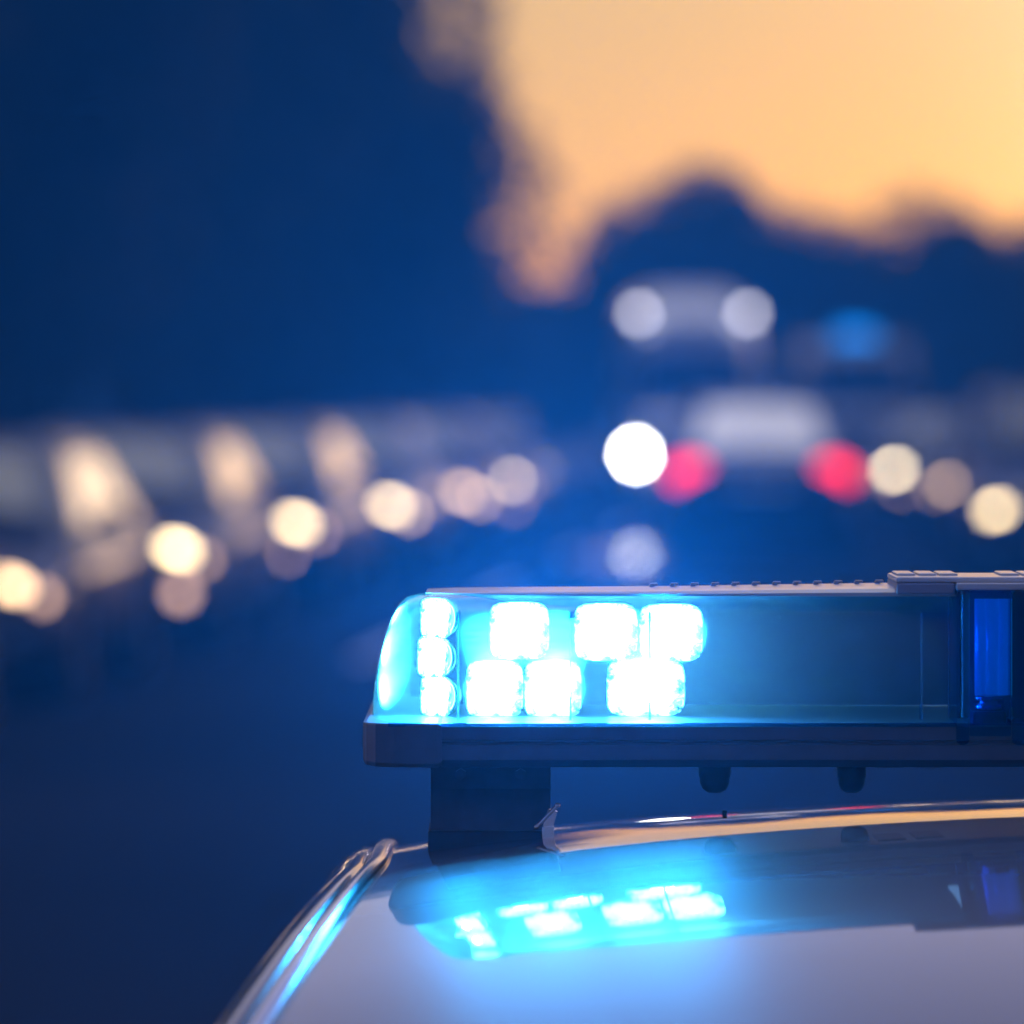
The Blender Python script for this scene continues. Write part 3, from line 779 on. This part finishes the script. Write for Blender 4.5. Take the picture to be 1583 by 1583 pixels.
# high van facing us with roof marker lamps
def make_van(name, paint, H=3.1, W=1.0, L=2.9):
    root = empty(name)
    st = [(-L, .70*W, .35, .85), (-L+.05, .86*W, .25, 1.05), (-L+.25, .96*W, .22, 1.25), (-L+.7, W, .22, 1.35), (-L+1.0, W, .22, 1.4), (L-.1, W, .22, 1.4), (L, .97*W, .3, 1.35)]
    v, f = loft(body_rings(st, 7)); o = pydata('body', v, f, M[paint], root); cut_wheels(o, (-1.9, 1.7), W, .36)
    rings = []
    for z, w, y0, y1 in ((1.33, .97, -L+.75, L-.05), (1.7, .95, -L+1.0, L-.04), (2.15, .91, -L+1.3, L-.04), (2.5, .88, -L+1.45, L-.05), (H-.35, .83, -L+1.75, L-.06), (H-.12, .72, -L+2.1, L-.1), (H, .5, -L+2.6, L-.3)):
        ring = []; n = 9
        for k in range(40):
            a = 2*math.pi*(k+.5)/40; c, s = math.cos(a), math.sin(a)
            ring.append((W*w*math.copysign(abs(c)**(2/n), c), (y0+y1)/2+(y1-y0)/2*math.copysign(abs(s)**(2/n), s), z))
        rings.append(ring)
    pydata('roof', *loft(rings), M[paint], root)
    q = [Vector((-.86*W, -L+.80, 1.40)), Vector((.86*W, -L+.80, 1.40)), Vector((.80*W, -L+1.30, 2.2)), Vector((-.80*W, -L+1.30, 2.2))]
    panel('windscreen', q, M['carglass'], root, .03, .05, .06)
    for s in (-1, 1):
        panel('side_window', [Vector((s*.955*W, -L+1.25, 1.45)), Vector((s*.955*W, -L+2.2, 1.45)), Vector((s*.91*W, -L+2.2, 2.1)), Vector((s*.91*W, -L+1.5, 2.1))], M['carglass'], root, .02, .02, .04)
        bm = bmesh.new(); add_box(bm, s*1.10*W-.07, s*1.10*W+.07, -L+.95, -L+1.07, 1.45, 1.8, .03); add_box(bm, s*1.0*W-.06, s*1.0*W+.06, -L+.98, -L+1.02, 1.5, 1.55); from_bm('mirror', bm, M['plastic'], root)
        for y in (-1.9, 1.7): wheel(s*(W-.12), y, .36, root)
    box('grille', -.4, .4, -L-.02, -L+.1, .62, .80, M['grille'], root, .02)
    box('number_plate', -.26, .26, -L-.03, -L-.02, .40, .51, M['plate'], root)
    return root
M['vansilver'] = mat('pale silver paint', (.46, .47, .50), .3, metal=.4, coat=.6, noise=.03)
van = make_van('panel_van', 'vansilver')
van.location = (2.58, 73.0, 0); van.rotation_euler = (0, 0, R(2))
tag(van, 'tall silver panel van facing us with round marker lamps on its high roof', 'van')
for s, m, r in ((-1, M['head'], .155), (1, M['head2'], .12)):
    bm = bmesh.new(); bmesh.ops.create_uvsphere(bm, u_segments=20, v_segments=10, radius=1, matrix=Matrix.Translation((s*.90, -2.80, .72)) @ Matrix.Diagonal((r, .09, r*.9, 1)))
    from_bm('headlight', bm, m, van, True)
    cyl('marker_lamp', (s*.79, -1.36, 2.74), (0, -1, 0), .075, .16, M['marker'], van, 24)
# distant police van with a blue beacon
pv = make_van('police_van', 'silver', H=2.35, W=.95, L=2.5)
pv.location = (6.1, 88, 0); pv.rotation_euler = (0, 0, R(3)); tag(pv, 'distant silver van with a blue beacon glowing on its roof', 'van')
for s in (-1, 1):
    bm = bmesh.new(); add_box(bm, s*.70-.13, s*.70+.13, -2.48, -2.3, .66, .8, .03); from_bm('headlight', bm, M['lampoff'], pv)
bm = bmesh.new(); add_cyl(bm, (0, 0, 2.37), (0, 0, 1), .2, .06, 24); from_bm('beacon_base', bm, M['plastic'], pv)
bm = bmesh.new(); bmesh.ops.create_uvsphere(bm, u_segments=24, v_segments=12, radius=1, matrix=Matrix.Translation((0, 0, 2.5)) @ Matrix.Diagonal((.42, .2, .24, 1)))
from_bm('beacon', bm, M['beacon'], pv, True)

# ------------------------------------------------------------------ trees
def crown_mesh(seed, rx, ry, rz, n, leaf, lobes=14):
    rnd = random.Random(seed); vs, fs = [], []
    cl = []
    for i in range(lobes):
        while True:
            p = Vector((rnd.uniform(-1, 1), rnd.uniform(-1, 1), rnd.uniform(-1, 1)))
            if p.length < 1: break
        p = p*.68; cl.append((Vector((p.x*rx, p.y*ry, p.z*rz)), rnd.uniform(.30, .50)))
    cl.append((Vector((0, 0, 0)), .6))
    for i in range(n):
        c, r = rnd.choice(cl)
        d = Vector((rnd.gauss(0, 1), rnd.gauss(0, 1), rnd.gauss(0, 1))).normalized()*(rnd.random()**.45)
        p = c + Vector((d.x*rx, d.y*ry, d.z*rz))*r
        a = Vector((rnd.gauss(0, 1), rnd.gauss(0, 1), rnd.gauss(0, 1))).normalized(); b = a.orthogonal().normalized()
        b = Matrix.Rotation(rnd.uniform(0, 6.28), 3, a) @ b; c2 = a.cross(b); s = leaf*rnd.uniform(.6, 1.3); k = len(vs)
        vs += [p-b*s, p+c2*s*.5, p+b*s, p-c2*s*.5]; fs.append((k, k+1, k+2, k+3))
    me = bpy.data.meshes.new('crown'); me.from_pydata([tuple(v) for v in vs], [], fs); return me
def trunk_mesh(seed, h, r, top, rx, nl=7):
    rnd = random.Random(seed); bm = bmesh.new()
    def limb(p0, p1, r0, r1, n=5):
        prev = None
        for i in range(n+1):
            t = i/n; p = Vector(p0).lerp(Vector(p1), t) + Vector((rnd.uniform(-1, 1), rnd.uniform(-1, 1), 0))*r0*.5*(1 if 0 < i < n else 0)
            rad = sp(r0, r1, t); ring = [bm.verts.new(p+Vector((math.cos(a)*rad, math.sin(a)*rad, 0))) for a in [2*math.pi*k/9 for k in range(9)]]
            if prev:
                for k in range(9): bm.faces.new((prev[k], prev[(k+1) % 9], ring[(k+1) % 9], ring[k]))
            prev = ring
    limb((0, 0, -.2), (rnd.uniform(-.2, .2), 0, h), r, r*.55)
    limb((0, 0, h-.1), (rnd.uniform(-.5, .5), rnd.uniform(-.4, .4), top), r*.55, r*.12)
    for i in range(nl):
        a = 2*math.pi*i/nl+rnd.uniform(-.3, .3); z = sp(h*.8, top*.75, i/nl)
        limb((0, 0, z), (math.cos(a)*rx*.7, math.sin(a)*rx*.7, z+(top-z)*.5), r*.3, r*.05)
    me = bpy.data.meshes.new('trunk'); bmesh.ops.recalc_face_normals(bm, faces=bm.faces); bm.to_mesh(me); bm.free(); return me
BIG = [(crown_mesh(i, 4.6, 4.6, 5.4, 27000, .17, 16), trunk_mesh(i, 2.2, .32, 9.5, 4.0)) for i in (1, 2)]
SML = [(crown_mesh(i, 3.3, 3.0, 3.1, 16000, .12, 12), trunk_mesh(i, 1.3, .2, 5.0, 2.6)) for i in (11, 12, 13)]
def tree(proto, x, y, cz, sc, rz, label, group, lm='leafA'):
    root = empty('tree', (x, y, 0), rz, label, 'tree', group); root.scale = (sc[0], sc[0], sc[1])
    for nme, me, m in (('trunk', proto[1], M['bark']), ('crown', proto[0], M[lm])):
        key = (me.name, m.name)
        if key not in LM:
            c = me if not me.materials else me.copy(); c.materials.clear(); c.materials.append(m); LM[key] = c
        o = bpy.data.objects.new(nme, LM[key]); C.objects.link(o); o.parent = root
        if nme == 'crown': o.location = (0, 0, cz)
    return root
GT = 'tall dark trees behind the left row of cars'
ordl = ['nearest the camera at the left edge', 'second in the left bank', 'third in the left bank', 'fourth in the left bank', 'fifth in the left bank', 'sixth in the left bank',
        'rear one whose crown meets the orange sky', 'hindmost, behind the crown that meets the sky', 'slimmer one standing forward in the bank', 'lowest of them, at the right end of the bank']
for i, (x, y, s, sz) in enumerate([(-9.4, 37, .95, 1.0), (-9.2, 46, 1.0, 1.05), (-8.6, 55, 1.0, 1.0), (-7.4, 64, 1.0, 1.1), (-5.6, 73, 1.0, 1.1), (-9.5, 82, 1.1, 1.2), (-3.95, 84, .95, 1.15), (-4.6, 92, 1.0, 1.25), (-6.2, 58, .85, 1.2), (-3.85, 77, 1.0, .86)]):
    tree(BIG[i % 2], x, y, 6.2, (s, sz), i*1.3, f'tall dark broadleaf tree, {ordl[i]}', GT, 'leafA')
GS = 'low trees along the horizon'
def px2x(px, y): return (px-791.5)*y/FPX
pos = ['left end of the horizon line, beside the big dark bank', 'second from the left on the horizon line', 'under the lowest dip of orange sky', 'left shoulder of the hump above the van', 'the highest hump, straight above the van', 'right shoulder of the hump above the van',
       'halfway down the slope of the skyline', 'lowest of the right skyline', 'small peak by the right photo edge', 'right end of the horizon line, cut by the photo edge']
for i, (px, ty, y) in enumerate([(700, 400, 118), (785, 425, 125), (880, 425, 128), (1014, 322, 124), (1086, 165, 126), (1182, 245, 130), (1285, 325, 124), (1395, 378, 128), (1522, 222, 122), (1612, 330, 126)]):
    top = EYE + (600-ty)*y/FPX
    s = top/6.15
    tree(SML[i % 3], px2x(px, y), y, 3.1, (max(s, .85) if i not in (3, 5) else .8, s), i*.9, f'low bushy tree, {pos[i]}', GS, 'leafB' if i % 2 else 'leafA')
tree(SML[1], -1.5, 96, 3.1, (.70, 1.2), 2.0, 'slim dark tree filling the gap right of the big left bank', 'low trees along the horizon', 'leafA')
# hedge behind the parked cars
vs, fs = [], []; rnd = random.Random(5)
for i in range(26000):
    y = rnd.uniform(24, 96); off = -12.2 + rnd.gauss(0, .45); z = abs(rnd.gauss(0, 1))*.9 if rnd.random() < .3 else rnd.uniform(0, 2.3)
    p = Vector((edgeL(y)+off, y, min(z, 2.5))); a = Vector((rnd.gauss(0, 1), rnd.gauss(0, 1), rnd.gauss(0, 1))).normalized(); b = a.orthogonal().normalized(); c2 = a.cross(b); s = rnd.uniform(.1, .22); k = len(vs)
    vs += [p-b*s, p+c2*s*.6, p+b*s, p-c2*s*.6]; fs.append((k, k+1, k+2, k+3))
me = bpy.data.meshes.new('hedge'); me.from_pydata([tuple(v) for v in vs], [], fs)
tag(link('hedge', me, M['leafA']), 'long dark hedge behind the left row of parked cars', 'hedge')
# far woods
vs, fs = [], []; rnd = random.Random(8)
for i in range(30000):
    x = rnd.uniform(-60, 70); y = 175+rnd.gauss(0, 4); top = 4.3 + .8*math.sin(x*.35)+.6*math.sin(x*.93+1); z = rnd.uniform(0, 1)**.8*top
    p = Vector((x, y, z)); a = Vector((rnd.gauss(0, .5), 1, rnd.gauss(0, .5))).normalized(); b = a.orthogonal().normalized(); c2 = a.cross(b); s = rnd.uniform(.3, .6); k = len(vs)
    vs += [p-b*s, p+c2*s*.6, p+b*s, p-c2*s*.6]; fs.append((k, k+1, k+2, k+3))
me = bpy.data.meshes.new('distant_woods'); me.from_pydata([tuple(v) for v in vs], [], fs)
tag(link('distant_woods', me, M['leafA']), kind='stuff')

# ------------------------------------------------------------------ added blue haze standing in for lens glow
hz = box('haze', -80, 90, -30, 190, -1, 16, None)
hz.data.materials.clear()
m = bpy.data.materials.new('haze'); m.use_nodes = True; t = m.node_tree; t.nodes.clear()
o = t.nodes.new('ShaderNodeOutputMaterial'); pvn = t.nodes.new('ShaderNodeVolumePrincipled')
pvn.inputs['Color'].default_value = (.10, .46, 1, 1); pvn.inputs['Density'].default_value = HAZE; pvn.inputs['Anisotropy'].default_value = -.2
t.links.new(pvn.outputs[0], o.inputs['Volume']); hz.data.materials.append(m); hz['kind'] = 'stuff'
